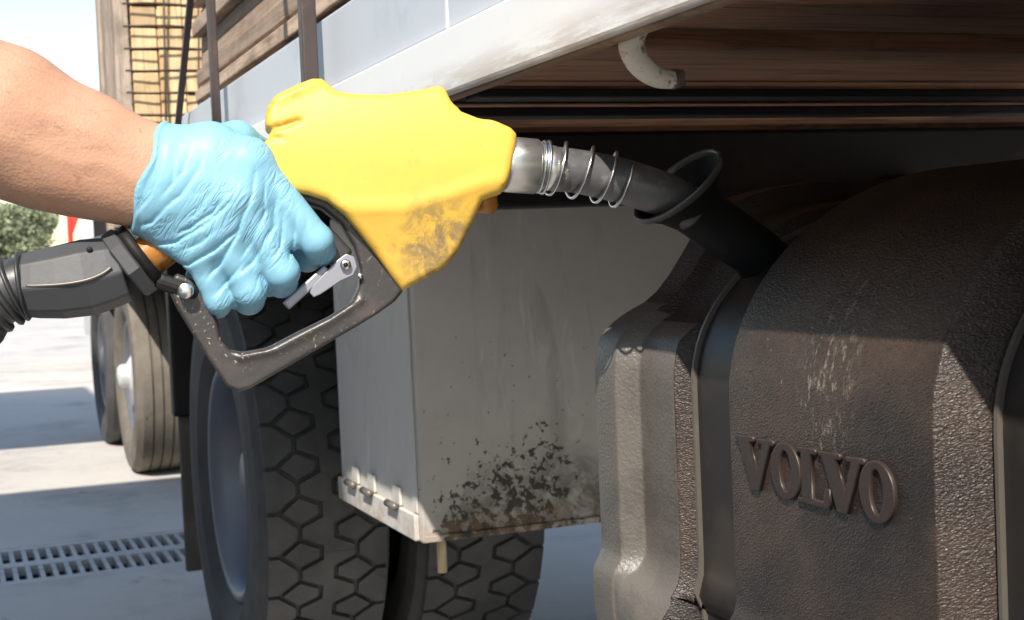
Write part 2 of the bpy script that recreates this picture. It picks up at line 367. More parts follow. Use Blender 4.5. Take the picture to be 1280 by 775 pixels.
SCUFF = onY(1028, 470, .55)
MAT = dict(
    concrete=m_concrete(), grain=m_grain(), yellow=m_yellow(), guard=m_guard(), box=m_box(), glove=m_glove(), skin=m_skin(), white=m_white(),
    smooth_black=m_simple('smooth_black_plastic', (.020, .018, .017), .38, 0, .15, 8, .08, 120, .3, (.06, .048, .036), 6, .5, .5),
    steel=m_simple('brushed_steel', (.55, .54, .52), .32, .9, .1, 30, .1, 200, .5, (.25, .24, .22), 25, .55, .6),
    bright_steel=m_simple('spring_wire', (.66, .65, .63), .25, 1.0, .05, 60, 0),
    spout=m_simple('dark_spout', (.085, .085, .088), .38, .25, .2, 40, .15, 200, .5, (.2, .2, .19), 40, .55, .6),
    trim=m_simple('strap_trim', (.135, .12, .102), .42, .3, .12, 30, .1, 200, .5, (.2, .18, .15), 30, .56, .7),
    black=m_simple('black_chassis_paint', (.010, .009, .009), .6, 0, .2, 6, .2, 60, .25, (.024, .019, .015), 5, .5, .6),
    rubber=m_simple('hose_rubber', (.030, .031, .033), .42, 0, .15, 20, .15, 160, .5, (.07, .07, .07), 14, .5, .5),
    sleeve=m_simple('sleeve_plastic', (.050, .051, .054), .55, 0, .15, 20, .15, 160, .5, (.028, .028, .03), 40, .6, .7),
    orange=m_simple('amber_grip', (.34, .13, .015), .35, 0, .15, 40, .1, 200, .5, (.06, .025, .01), 45, .5, .8),
    lever=m_simple('grey_lever', (.26, .255, .29), .4, .4, .08, 40, .1, 200),
    panel=m_simple('bluegrey_panel', (.50, .535, .59), .45, 0, .06, 4, .1, 40, .5, (.33, .36, .41), 3, .5, .5),
    stake=m_simple('dark_stake', (.06, .045, .042), .5, .2, .2, 20, .2, 120, .5, (.13, .075, .045), 18, .52, .6),
    plank_grey=m_wood('weathered_plank', (.46, .345, .255), (.29, .20, .135), 0, 1.0),
    plank_brown=m_wood('bed_board', (.31, .150, .078), (.115, .050, .026), 1, 1.5),
    plank_pale=m_wood('pale_timber', (.60, .42, .23), (.48, .31, .15), 2, .7, .7),
    wood_side=m_wood('trailer_side_wood', (.38, .30, .235), (.22, .165, .125), 2, 1.2),
    rustlip=m_simple('rusty_lip', (.20, .13, .085), .8, .1, .3, 20, .5, 120, .3, (.33, .25, .18), 10, .5, .7),
    hook=m_simple('chipped_white_paint', (.62, .58, .50), .6, 0, .1, 60, .8, 160, .4, (.12, .08, .05), 110, .52, .9),
    tyre=m_tread('tyre_rubber', (.046, .046, .047), (.095, .092, .088)), tyre_dusty=m_tread('dusty_tyre', (.12, .105, .085), (.21, .185, .15)),
    rim=m_simple('grey_rim', (.13, .14, .165), .45, .3, .1, 8, .1, 80, .5, (.16, .15, .14), 9, .56, .7),
    chrome=m_simple('hub_white', (.6, .6, .6), .3, .3, .05, 30, 0),
    flap=m_simple('mudflap_rubber', (.085, .072, .06), .7, 0, .2, 4, .2, 90, .3, (.14, .12, .1), 4, .5, .6),
    neck=m_simple('neck_black', (.006, .006, .006), .6, 0, .1, 10, .1, 90, .25),
    end_band=m_simple('pale_end_band', (.100, .090, .079), .42, 0, .15, 12, .8, 300, .55, (.055, .047, .040), 9, .5, .6),  # paler than the grained plastic, for the outer side of the tank's end
    letter=m_simple('letter_plastic', (.030, .0205, .0160), .42, 0, .2, 30, .3, 300, .5),
    rimdark=m_simple('neck_rim_steel', (.10, .10, .10), .4, .5, .2, 40, .1, 200),
    iron=m_simple('drain_iron', (.36, .36, .36), .6, .1, .15, 12, .3, 120, .4, (.2, .19, .18), 12, .5, .6),
    pit=m_simple('drain_pit', (.05, .05, .05), .9, 0, .2, 8, .2, 60),
    brass=m_simple('pale_pipe', (.45, .36, .22), .5, .2, .15, 40, .1, 150),
    canopy=m_simple('canopy_white', (.7, .7, .7), .5, 0, .05, 4, 0), van=m_simple('van_white', (.8, .8, .8), .3, 0, .04, 3, 0),
    glass=m_simple('dark_glass', (.03, .035, .04), .1, 0, .1, 3, 0), red=m_simple('red_banner', (.62, .03, .02), .5, 0, .08, 6, .1, 40),
    shopwall=m_simple('shop_brick', (.20, .13, .09), .85, 0, .2, 3, .3, 30),
    hill=m_simple('hill_scrub', (.30, .29, .27), .9, 0, .25, .05, 0), bark=m_simple('bark', (.12, .09, .07), .9, 0, .2, 8, .4, 30),
    leaf=m_leaf((.19, .21, .12)), wire=m_simple('wire', (.06, .045, .035), .6, .4, .2, 20, 0),
)

# ------------------------------------------------------------------ ground, drain, distance
tx0, tx1, ty0, ty1 = -5.82, -5.14, -2.6, 3.2
G = 900.0
gx = [-G, tx0, tx1, G]; gy = [-G, ty0, ty1, G]; vs = [(x, y, 0) for x in gx for y in gy]
fs = [(i*4+j, (i+1)*4+j, (i+1)*4+j+1, i*4+j+1) for i in range(3) for j in range(3) if not (i == 1 and j == 1)]
tag(mesh('ground', vs, fs, MAT['concrete']), 'pale worn concrete forecourt under the truck', kind='structure')
d = .22; vs = [(tx0, ty0, -.002), (tx1, ty0, -.002), (tx1, ty1, -.002), (tx0, ty1, -.002), (tx0, ty0, -d), (tx1, ty0, -d), (tx1, ty1, -d), (tx0, ty1, -d)]
tag(mesh('drain_channel', vs, [(4, 5, 6, 7), (0, 1, 5, 4), (1, 2, 6, 5), (2, 3, 7, 6), (3, 0, 4, 7)], MAT['pit']), 'dark drain channel sunk into the concrete', kind='structure')
gr = empty('drain_grate', ((tx0+tx1)/2, 0, -.04), 'slotted iron drain grate with two rows of slots set in the concrete', 'drain')
for x, wd in ((tx0+.03, .056), ((tx0+tx1)/2, .085), (tx1-.03, .056)): box('rail', (x-wd/2, ty0+.003, -.036), (x+wd/2, ty1-.003, -.001), MAT['iron'], gr)
bm_ = None; y = ty0+.03
while y < ty1-.02:
    if bm_ is None: bm_ = box('bar', (tx0+.002, y-.0085, -.034), (tx1-.002, y+.0085, -.003), MAT['iron'], gr, base=((tx0+tx1)/2, y, -.02))
    else:
        c = bm_.copy(); COL.objects.link(c); c.parent = gr; c.location = Vector(((tx0+tx1)/2, y, -.02)) - gr.location
    y += .044

hv, hf = [], []
for i in range(60):
    a = math.radians(60+i*4.2); hh = 9+5*math.sin(i*.43)+3*math.sin(i*1.1+1)
    for rr, zz in ((560, -1), (640, hh*.75), (720, hh)): hv.append((rr*math.cos(a), rr*math.sin(a), zz))
for i in range(59):
    for k in range(2): hf.append((i*3+k, i*3+k+1, i*3+k+4, i*3+k+3))
tag(mesh('hills', hv, hf, MAT['hill'], smooth=True), 'low pale hills along the horizon', kind='structure')

def tree(base, h, rx, label, n=5200, group='trees at the far edge of the yard', seed=1, leafs=.16):
    rg = np.random.default_rng(seed); t = empty('tree', base, label, 'tree', group)
    P = [Vector(base), Vector(base)+Vector((.1, .05, h*.25)), Vector(base)+Vector((-.05, 0, h*.55)), Vector(base)+Vector((.1, .1, h*.85))]
    v, f = tube(P, [h*.045, h*.035, h*.022, h*.008], 8)
    for k in range(6):
        a = k*1.05; s = P[1].lerp(P[2], k/6); e = s+Vector((math.cos(a)*rx*.6, math.sin(a)*rx*.6, h*.22))
        v2, f2 = tube([s, s.lerp(e, .5)+Vector((0, 0, .1)), e], [h*.016, h*.011, h*.004], 6); o = len(v); v += v2; f += [tuple(i+o for i in q) for q in f2]
    mesh('trunk', v, f, MAT['bark'], t)
    C = []
    for k in range(26):
        a = rg.uniform(0, 6.28); q = rg.uniform(.15, 1)**.5; z = rg.uniform(.3, 1)
        C.append((math.cos(a)*rx*.75*q*(1.15-z*.55), math.sin(a)*rx*.75*q*(1.15-z*.55), h*z*.92, rg.uniform(.2, .36)*rx))
    vs, fs = [], []
    for i in range(n):
        c = C[rg.integers(len(C))]; dv = rg.normal(size=3); dv /= np.linalg.norm(dv); p = np.array(base)+np.array(c[:3])+dv*c[3]*rg.uniform(.5, 1.05)*np.array((1, 1, .8))
        a = rg.normal(size=3); a /= np.linalg.norm(a); b = np.cross(a, rg.normal(size=3)); b /= np.linalg.norm(b); s = leafs*rg.uniform(.5, 1.2)
        o = len(vs); vs += [p-a*s, p-b*s*.55, p+a*s, p+b*s*.55]; fs.append((o, o+1, o+2, o+3))
    mesh('crown', vs, fs, MAT['leaf'], t)
g = onZ(30, 360, 0); dirv = Vector((g.x, g.y, 0)).normalized(); side = Vector((-dirv.y, dirv.x, 0))
p = dirv*62; tree((p.x, p.y, 0), 4.2, 2.1, 'round grey-green tree standing alone beyond the hose sleeve', seed=3, n=14000, leafs=.10)
q = onZ(-34, 360, 0).normalized(); q = Vector((q.x, q.y, 0)).normalized()*60; tree((q.x, q.y, 0), 3.6, 1.7, 'smaller grey-green tree at the left of the round one', seed=5)
q = onZ(78, 360, 0); q = Vector((q.x, q.y, 0)).normalized()*64; tree((q.x, q.y, 0), 2.15, .7, 'low shrub between the round tree and the red banner', 1500, seed=8, leafs=.1)

# red banner on its pole
q = onZ(95, 420, 0); q = Vector((q.x, q.y, 0)).normalized()*42
bn = empty('banner', (q.x, q.y, 0), 'red banner hanging on a red pole beyond the trailer', 'banner')
v, f = tube([(q.x, q.y, 0), (q.x, q.y, 5.1)], .075, 10); mesh('pole', v, f, MAT['red'], bn, True)
rt = Vector((math.sin(YAW+.27), math.cos(YAW+.27), 0)); vs = []; fs = []
for i in range(9):
    for j in range(13):
        s, t = i/8, j/12; wv = .04*math.sin(s*7+t*3)*s; nrm_ = rt.cross(Zv)
        pt = Vector((q.x, q.y, 5.0-t*3.1*(1-.42*s))) + rt*(s*.62) + nrm_*wv; vs.append(pt)
for i in range(8):
    for j in range(12): fs.append((i*13+j, (i+1)*13+j, (i+1)*13+j+1, i*13+j+1))
ob = mesh('cloth', vs, fs, MAT['red'], bn, True); md = ob.modifiers.new('thick', 'SOLIDIFY'); md.thickness = .006

# white van parked beyond the trailer
vx, vy = -13.0, 1.45
van = empty('white_van', (vx-2, vy+.9, 0), 'white van parked beyond the trailer, mostly hidden by it', 'van')
prof = [(vx, .24), (vx+.02, .95), (vx-.15, 1.15), (vx-.75, 2.15), (vx-1.0, 2.32), (vx-4.6, 2.35), (vx-4.75, 2.2), (vx-4.75, .24)]
bm = bmesh.new(); a = [bm.verts.new((x, vy, z)) for x, z in prof]; b = [bm.verts.new((x, vy+1.85, z)) for x, z in prof]
bm.faces.new(a); bm.faces.new(b[::-1])
for i in range(len(a)): bm.faces.new((a[i], b[i], b[(i+1) % len(a)], a[(i+1) % len(a)]))
bmesh.ops.bevel(bm, geom=list(bm.edges), offset=.06, segments=3, affect='EDGES'); from_bm('body', bm, MAT['van'], van, True)
mesh('windscreen', [(vx-.18, vy+.15, 1.22), (vx-.18, vy+1.7, 1.22), (vx-.70, vy+1.62, 2.1), (vx-.70, vy+.23, 2.1), (vx-.22, vy+.15, 1.2), (vx-.22, vy+1.7, 1.2), (vx-.74, vy+1.62, 2.08), (vx-.74, vy+.23, 2.08)],
     [(0, 1, 2, 3), (4, 7, 6, 5), (0, 4, 5, 1), (1, 5, 6, 2), (2, 6, 7, 3), (3, 7, 4, 0)], MAT['glass'], van)
box('side_window', (vx-1.75, vy-.006, 1.3), (vx-.85, vy+.03, 1.95), MAT['glass'], van, .008)
box('bumper', (vx-.1, vy-.01, .38), (vx+.1, vy+1.86, .62), MAT['van'], van, .03)
box('mirror', (vx-.75, vy-.2, 1.25), (vx-.62, vy-.02, 1.55), MAT['black'], van, .03)
for hy in (.2, 1.45): box('headlight', (vx-.05, vy+hy, .72), (vx+.045, vy+hy+.3, .9), MAT['chrome'], van, .02)
for wx in (vx-.9, vx-3.9):
    v, f = lathe([(.18, -.02), (.33, -.02), (.36, .03), (.36, .19), (.33, .24), (.0, .22)], (wx, vy+.05, .36), 32); mesh('wheel', v, f, MAT['tyre'], van, True)

# unseen canopy, added left of and behind the view to shade the forecourt
cz = 5.0; k = cz/SUN.z
cn = empty('unseen_shade_canopy', (-2, -6.4, 0), 'unseen white canopy on square posts, added to shade the forecourt', 'canopy')
for x0, x1 in ((-9.2, -5.0), (-2.95, .9)):
    box('roof_deck', (x0, -9.5, cz), (x1, -1.55, cz+.3), MAT['canopy'], cn, .02)
    for yy in (-4.2, -8.6): box('post', ((x0+x1)/2-.1, yy-.1, 0), ((x0+x1)/2+.1, yy+.1, cz-.002), MAT['canopy'], cn, .01)
box('roof_deck', (.902, -9.5, cz), (6.5, -2.5, cz+.3), MAT['canopy'], cn, .02)
for yy in (-4.2, -8.6): box('post', (4.2, yy-.1, 0), (4.4, yy+.1, cz-.002), MAT['canopy'], cn, .01)
box('beam', (-5.0+.002, -8.75, cz+.05), (-2.95-.002, -8.5, cz+.25), MAT['canopy'], cn)

# pump island and shop, added out of view to shut off the low sky
for i, xx in enumerate((-1.9, 1.6)):
    fd = empty('sky_block_dispenser', (xx, -3.75, 0), ('unseen white and red dispenser added to block low sky, where the hose starts', 'unseen white and red dispenser added to block low sky, without a hose in use')[i], 'fuel dispenser', 'unseen dispensers added to block low sky')
    box('cabinet', (xx-.45, -4.0, .152), (xx+.45, -3.5, 1.95), MAT['van'], fd, .03); box('crown', (xx-.5, -4.03, 1.955), (xx+.5, -3.47, 2.2), MAT['red'], fd, .03)
    box('display', (xx-.32, -3.499, 1.35), (xx+.32, -3.48, 1.7), MAT['glass'], fd, .005); box('nozzle_holder', (xx-.3, -3.499, .8), (xx-.1, -3.42, 1.15), MAT['black'], fd, .01)
tag(box('sky_block_island', (-3.2, -4.9, .001), (3.2, -3.4, .15), MAT['concrete'], None, .02, base=(0, -4.1, 0)), 'unseen concrete island added under the sky-blocking dispensers', kind='structure')
sh = empty('sky_block_shop', (-1, -11, 0), 'unseen brown brick shop added across the forecourt to block low sky', 'building')
box('wall', (-16, -13, 0), (14, -9.9, 4.6), MAT['shopwall'], sh, .02); box('roof', (-16.3, -13.3, 4.605), (14.3, -9.5, 4.85), MAT['flap'], sh, .03)
for i in range(6):
    x_ = -14+i*4.6; wd = box('window', (x_, -9.897, .9), (x_+2.6, -9.84, 2.9), MAT['glass'], sh, .01); box('sill', (x_-.1, -9.895, .78), (x_+2.7, -9.72, .895), MAT['canopy'], wd, .01)
dr = box('door', (-11.1, -9.897, .01), (-9.9, -9.83, 2.3), MAT['glass'], sh, .01); box('handle', (-10.1, -9.829, .95), (-10.05, -9.77, 1.35), MAT['steel'], dr, .005)

# ------------------------------------------------------------------ wheels
def offset_poly(P, D):
    n = len(P); out = []; L = []
    for i in range(n):
        a = np.array(P[i]); b = np.array(P[(i+1) % n]); e = (b-a)/np.linalg.norm(b-a); L.append((a+np.array((-e[1], e[0]))*D[i], e))
    for i in range(n):
        p, e = L[i-1]; q, g_ = L[i]; c = e[0]*g_[1]-e[1]*g_[0]
        if abs(c) < 1e-6: out.append(q)
        else: t = ((q-p)[0]*g_[1]-(q-p)[1]*g_[0])/c; out.append(p+e*t)
    return out
def hex_tyre(name, cx, y0, wd, Rr, mat, parent, cz=None):
    cz = Rr if cz is None else cz; gdep = .014; n = 33; p = 2*math.pi*Rr/n; k = wd/.27
    rb = Rr-gdep
    prof = [(.285, .035), (.30, .012), (.34, -.012), (.41, -.016), (.46, -.012), (rb-.018, -.002), (rb, .006), (rb, wd-.006), (rb-.018, wd+.002), (.47, wd+.016), (.41, wd+.022), (.34, wd+.012), (.30, wd-.012), (.285, wd-.035)]
    v, f = lathe(prof, (cx, y0, cz), 96)
    g = .0054; S = lambda P, off=0, mir=False: [((wd-a*k if mir else a*k), b+off) for a, b in P]
    hexP = [(.025, 0), (.07, -.034), (.118, -.013), (.118, .013), (.07, .034)]
    sh = [(0, 0), (.025, 0), (.07, .034), (.07, p-.034), (.025, p), (0, p)]
    mid = [(.118, 0), (.2, 0), (.2, p/2-.034), (.152, p/2-.013), (.152, p/2+.013), (.2, p/2+.034), (.2, p), (.118, p), (.118, p-.013), (.07, p-.034), (.07, .034), (.118, .013)]
    polys = []
    polys.append(offset_poly(S(hexP), [g]*5)); polys.append(offset_poly(S(hexP, p/2, True)[::-1], [g]*5))
    polys.append(offset_poly(S(sh), [.005, g, g, g, .005, 0])); polys.append(offset_poly(S(sh, p/2, True)[::-1], [.005, g, g, g, .005, 0][::-1][1:]+[0]))
    dm = [0, g, g, g, g, g, 0, g, g, g, g, g]; polys.append(offset_poly(S(mid), dm))
    for i in range(n):
        for P in polys:
            o = len(v); m_ = len(P); hgt = random.uniform(-.0012, 0)
            for rr in (rb-.004, Rr+hgt):
                for a, b in P:
                    th = (b+i*p)/Rr; v.append((cx+rr*math.cos(th), y0+a, cz+rr*math.sin(th)))
            f.append(tuple(range(o+m_, o+2*m_)))
            for j in range(m_): f.append((o+j, o+(j+1) % m_, o+m_+(j+1) % m_, o+m_+j))
    bm = bmesh.new(); bv = [bm.verts.new(x) for x in v]
    for q in f:
        try: bm.faces.new([bv[i] for i in q])
        except ValueError: pass
    return from_bm(name, bm, mat, parent)
def rim(parent, cx, y0, cz, dish, rad=.29, hub=None):
    pr = [(rad, .04), (rad+.008, .0), (rad-.004, -.006), (rad-.02, .0), (rad-.03, .03), (rad-.045, dish*.5), (rad-.05, dish*.82), (rad-.075, dish), (.16, dish-.012), (.13, dish-.03), (.0, dish-.03)]
    v, f = lathe(pr, (cx, y0, cz), 72); ob = mesh('rim', v, f, MAT['rim'], parent, True)
    v, f = lathe([(.115, dish-.02), (.11, dish-.09), (.07, dish-.115), (0, dish-.12)], (cx, y0, cz), 32); mesh('hub', v, f, hub or MAT['rim'], parent, True)
    for i in range(10):
        a = i*math.pi/5; c = (cx+.145*math.cos(a), y0+dish-.025, cz+.145*math.sin(a)); v, f = lathe([(.016, .01), (.015, -.025), (0, -.03)], c, 6); mesh('wheel_nut', v, f, MAT['steel'], parent)
        a += .31; c = (cx+.205*math.cos(a), y0+dish-.0145, cz+.205*math.sin(a)); v, f = lathe([(.027, .004), (.026, -.002), (.018, -.001), (.017, .003), (0, .004)], c, 14); mesh('hand_hole', v, f, MAT['pit'], parent, True)
def rib_tyre(name, cx, y0, wd, Rr, mat, parent):
    pr = [(.285, .035), (.30, .012), (.34, -.014), (.41, -.024), (.47, -.016), (Rr-.012, .004), (Rr-.002, .014)]
    nr = 5; rw = (wd-.028)/nr
    for i in range(nr):
        a = .014+i*rw; b = a+rw
        if i: pr += [(Rr, a+.005)]
        pr += [(Rr, b-.005)] if i < nr-1 else [(Rr-.002, b)]
        if i < nr-1: pr += [(Rr-.011, b-.003), (Rr-.011, b+.003)]
    pr += [(Rr-.012, wd-.004), (.47, wd+.016), (.41, wd+.024), (.34, wd+.014), (.30, wd-.012), (.285, wd-.035)]
    v, f = lathe(pr, (cx, y0, Rr), 96); ob = mesh(name, v, f, mat, parent); md = ob.modifiers.new('edge', 'EDGE_SPLIT'); md.split_angle = .6
    ob.data.polygons.foreach_set('use_smooth', [True]*len(ob.data.polygons)); return ob

# ------------------------------------------------------------------ cargo truck
truck = empty('cargo_truck', (-1.8, 1.5, 0), 'white-railed cargo truck with grained black fuel tank and timber load', 'truck')
BZ = CAMZ+.153           # underside of the bed
AX = -3.56
wh = empty('wheel', (AX, .95, .51)); wh.parent = truck; wh.location = Vector((AX, .95, .51))-truck.location
hex_tyre('tyre', AX, .605, .265, .51, MAT['tyre'], wh); hex_tyre('tyre', AX, .968, .28, .51, MAT['tyre'], wh)
rim(wh, AX, .618, .51, .15)
v, f = tube([(AX, 1.26, .51), (AX, 2.3, .51)], .09, 16); mesh('axle', v, f, MAT['black'], wh, True)
box('mudflap', (-4.40, .615, .13), (-4.375, 1.30, .60), MAT['flap'], truck, .006)
box('mudflap_bracket', (-4.415, .60, .602), (-4.35, 1.32, BZ-.03), MAT['black'], truck, .008)
# side rail: folded channel, lip, panel, stakes
box('side_rail', (-4.42, .450, BZ), (.9, .462, CAMZ+.214), MAT['white'], truck, .003)
box('rail_lip', (-4.42, .4635, BZ-.001), (.9, .477, BZ+.008), MAT['rustlip'], truck, .002)
box('rail_shelf', (-4.42, .4635, CAMZ+.19), (.9, .55, CAMZ+.205), MAT['white'], truck, .002)
x = -4.42; k = 0
while x < .8:
    L = .62; box('side_panel', (x+.0006, .459+.001*(k % 2), CAMZ+.2155), (x+L-.0006, .475+.001*(k % 2), CAMZ+.306), MAT['panel'], truck, .003); x += L; k += 1
for px, wd in ((383, .0215), (266, .016), (322, 0)):
    if not wd: continue
    p0 = onY(px, 60, .435); box('stake', (p0.x-wd/2, .428, CAMZ+.17), (p0.x+wd/2, .428+wd*.9, CAMZ+1.0), MAT['stake'], truck, .002)
p0 = onY(222, 160, .44); p1 = onY(238, 0, .44); obox('stake', p0-(p1-p0)*.5, p1+(p1-p0)*.6, .012, .012, (0, 1, 0), MAT['stake'], truck, .002)
# bed boards underneath, cross bearers
edges = [-.9, -.25, .05, .33, .62, .905, 1.125, 1.37, 1.53, 1.835, 2.0, 2.15, 2.34, 2.6, 2.86, 3.1, 3.34, 3.6, 3.86, 4.1, 4.4]
for i in range(len(edges)-1):
    zz = BZ+.014+(i % 2)*.016+random.uniform(0, .006); box('bed_board', (-edges[i+1]+.006+random.uniform(0, .010), .480, zz), (-edges[i]-.004, 2.7, zz+.028), MAT['plank_brown'], truck, .003, .0015)
for xx, lo in ((-.55, -.02), (-1.372, .002), (-1.545, .0), (-2.3, -.05), (-3.1, -.06), (-4.1, -.06)): box('cross_bearer', (xx-.02, .50, BZ+lo), (xx+.02, 2.65, BZ+.011), MAT['black'], truck, .002)
box('bed_floor', (-4.4, .482, BZ+.0645), (.9, 2.7, BZ+.0655), MAT['black'], truck)
box('crossmember', (-1.91, .60, CAMZ+.060), (-1.84, 2.6, BZ+.0105), MAT['black'], truck, .006)
box('chassis_rail', (-4.4, 1.32, .78), (.8, 1.40, BZ-.064), MAT['black'], truck, .006)
box('inner_panel', (-3.02, 1.16, .50), (-2.98, 2.5, BZ-.062), MAT['black'], truck, .004)
box('bearer_block', (-1.83, .58, CAMZ+.132), (-1.70, .66, BZ+.01), MAT['black'], truck, .004)
# rope hook
hp = [at(px, py, 1.075+i*.006) for i, (px, py) in enumerate([(835, 18), (812, 22), (796, 34), (789, 52), (794, 72), (808, 88), (826, 98), (842, 99)])]
hs = spline(hp, 5); rr = [.0075+.0026*math.sin(math.pi*min(1, i/(len(hs)-1)*1.1)) for i in range(len(hs))]
v, f = tube(hs, rr, 14); mesh('rope_hook', v, f, MAT['hook'], truck, True)
v, f = tube([hs[-3], hs[-1], hs[-1]+Vector((.004, .008, .001))], [.0075, .0080, .006], 12); mesh('hook_tip', v, f, MAT['trim'], truck, True)
e = at(838, 18, 1.075); box('hook_plate', (e.x-.012, e.y-.010, e.z-.002), (e.x+.012, e.y+.022, BZ+.02), MAT['black'], truck, .002)

# storage box
bx0, bx1, by0, by1, bz0, bz1 = -2.95, -2.40, .746, 1.30, .545, BZ-.066
sb = box('storage_box', (bx0, by0, bz0), (bx1, by1, bz1), MAT['box'], truck, .005)
box('corner_fold', (bx1-.035, by0-.004, bz0+.052), (bx1-.012, by0-.0005, bz1-.01), MAT['box'], sb, .0015)
box('lid_flange', (bx0+.006, by0-.010, bz0+.004), (bx1-.012, by0-.0005, bz0+.05), MAT['box'], sb, .002)
box('lower_lip', (bx1+.0005, by0+.004, bz0+.002), (bx1+.007, by1-.01, bz0+.014), MAT['box'], sb, .002)
for hx in (-2.82, -2.70, -2.53):
    v, f = tube([(hx-.028, by0-.016, bz0+.052), (hx+.028, by0-.016, bz0+.052)], .007, 10); mesh('hinge', v, f, MAT['trim'], sb, True)
    box('hinge_leaf', (hx-.022, by0-.0065, bz0+.0525), (hx+.022, by0-.0008, bz0+.085), MAT['box'], sb, .001)
a = onY(543, 690, .80); v, f = tube([(-2.46, .80, bz0-.068), (-2.46, .80, bz0+.004)], .0085, 12); mesh('drain_pipe', v, f, MAT['brass'], sb, True)

# fuel tank: moulded cover with raised bands, strap channels, lettering, filler neck
path = [(1.15, .055), (1.0, .055), (.88, .055)]
for i in range(0, 19): a = math.radians(90+5*i); path.append((.78+.23*math.cos(a), -.12+.174*math.sin(a)))
for z in np.linspace(-.14, -.268, 10): path.append((.550, z))
path += [(.5498, -.276), (.5475, -.284), (.543, -.290), (.540, -.298), (.5395, -.31), (.540, -.33), (.543, -.352), (.548, -.372), (.568, -.388), (.60, -.40), (.70, -.412), (.9, -.416), (1.15, -.416)]
path = np.array(path); tan = np.gradient(path, axis=0); tan /= np.linalg.norm(tan, axis=1)[:, None]; nrm = np.stack((tan[:, 1]*-1, tan[:, 0]), 1)
nrm = np.where((nrm @ np.array((1, 0)))[:, None] < -9, -nrm, nrm)
cen = np.array((.95, -.15)); sg = np.sign(((cen-path)*nrm).sum(1)); nrm = nrm*sg[:, None]      # inward normals
def fillet(P, r):
    out = [P[0]]
    for i in range(1, len(P)-1):
        a, b, c = map(np.array, (P[i-1], P[i], P[i+1])); u = (a-b); lu = np.linalg.norm(u); v = (c-b); lv = np.linalg.norm(v); rr = min(r, lu*.45, lv*.45)
        p, q = b+u/lu*rr, b+v/lv*rr
        for t in (0, .25, .5, .75, 1): out.append(tuple((1-t)**2*p+2*t*(1-t)*b+t*t*q))
    out.append(P[-1]); return out
CH = .040
secs = [(1.212, .09), (1.217, .03), (1.218, .012), (1.212, .0), (1.170, 0), (1.158, .020), (1.130, .0205), (1.096, .021), (1.086, CH), (.970, CH), (.966, 0), (.93, 0), (.84, 0), (.75, 0), (.720, 0), (.704, CH), (.590, CH), (.586, 0), (.34, 0), (.325, CH), (.21, CH), (.206, 0), (.05, 0), (.04, .03), (.045, .09)]
secs = fillet(secs, .0022)
vs = []; n = len(path)
for dx, off in secs:
    for j in range(n):
        o = off
        if 1.090 < dx < 1.168 and o < .03:                       # the pocket in the end band closes towards its lower end
            z = path[j][1]; cl = np.clip((z+.30+(1.168-dx)*.55)/.035, 0, 1) if path[j][0] < .6 else 1.0; cl = cl*cl*(3-2*cl); o = o*cl
        if path[j][1] < -.284 and off >= CH-.001: o = off+.012
        q = path[j]+nrm[j]*o; zq = q[1]
        if dx > 1.0925 and zq > -.085: zl = -.085+(zq+.085)*.42; bl = np.clip((q[0]-.60)/.09, 0, 1); zq = zl+(zq-zl)*bl*bl*(3-2*bl)
        vs.append((-dx, q[0], CAMZ+zq))
fs = [(i*n+j, i*n+j+1, (i+1)*n+j+1, (i+1)*n+j) for i in range(len(secs)-1) for j in range(n-1)]
fs += [tuple(range(n)), tuple((len(secs)-1)*n+j for j in range(n))[::-1]]
bm = bmesh.new(); bv = [bm.verts.new(x) for x in vs]
for q in fs: bm.faces.new([bv[i] for i in q])
tank = from_bm('fuel_tank', bm, MAT['grain'], truck, True)
tank.data.polygons.foreach_set('use_smooth', [len(p.vertices) == 4 for p in tank.data.polygons])
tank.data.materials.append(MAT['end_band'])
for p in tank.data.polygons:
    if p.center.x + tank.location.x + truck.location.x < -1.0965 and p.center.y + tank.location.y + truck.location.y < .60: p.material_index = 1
def strap(name, d0, d1, o0, o1, mat):
    vs = []; J = [j for j in range(2, n-2)]
    for dx, off in ((d0, o1), (d0, o0), (d1, o0), (d1, o1)):
        for j in J: q = path[j]+nrm[j]*(off+(.012 if path[j][1] < -.284 else 0)); vs.append((-dx, q[0], CAMZ+q[1]))
    L = len(J); fs = [(i*L+j, i*L+j+1, ((i+1) % 4)*L+j+1, ((i+1) % 4)*L+j) for i in range(4) for j in range(L-1)]
    ob = mesh(name, vs, fs, mat, tank, True); md = ob.modifiers.new('e', 'EDGE_SPLIT'); md.split_angle = .7
for a, b in ((1.077, .975), (.697, .598)):
    strap('strap', a, b, CH-.006, CH-.001, MAT['smooth_black']); strap('strap_edge', a+.0038, a+.0006, CH-.010, CH-.001, MAT['trim'])
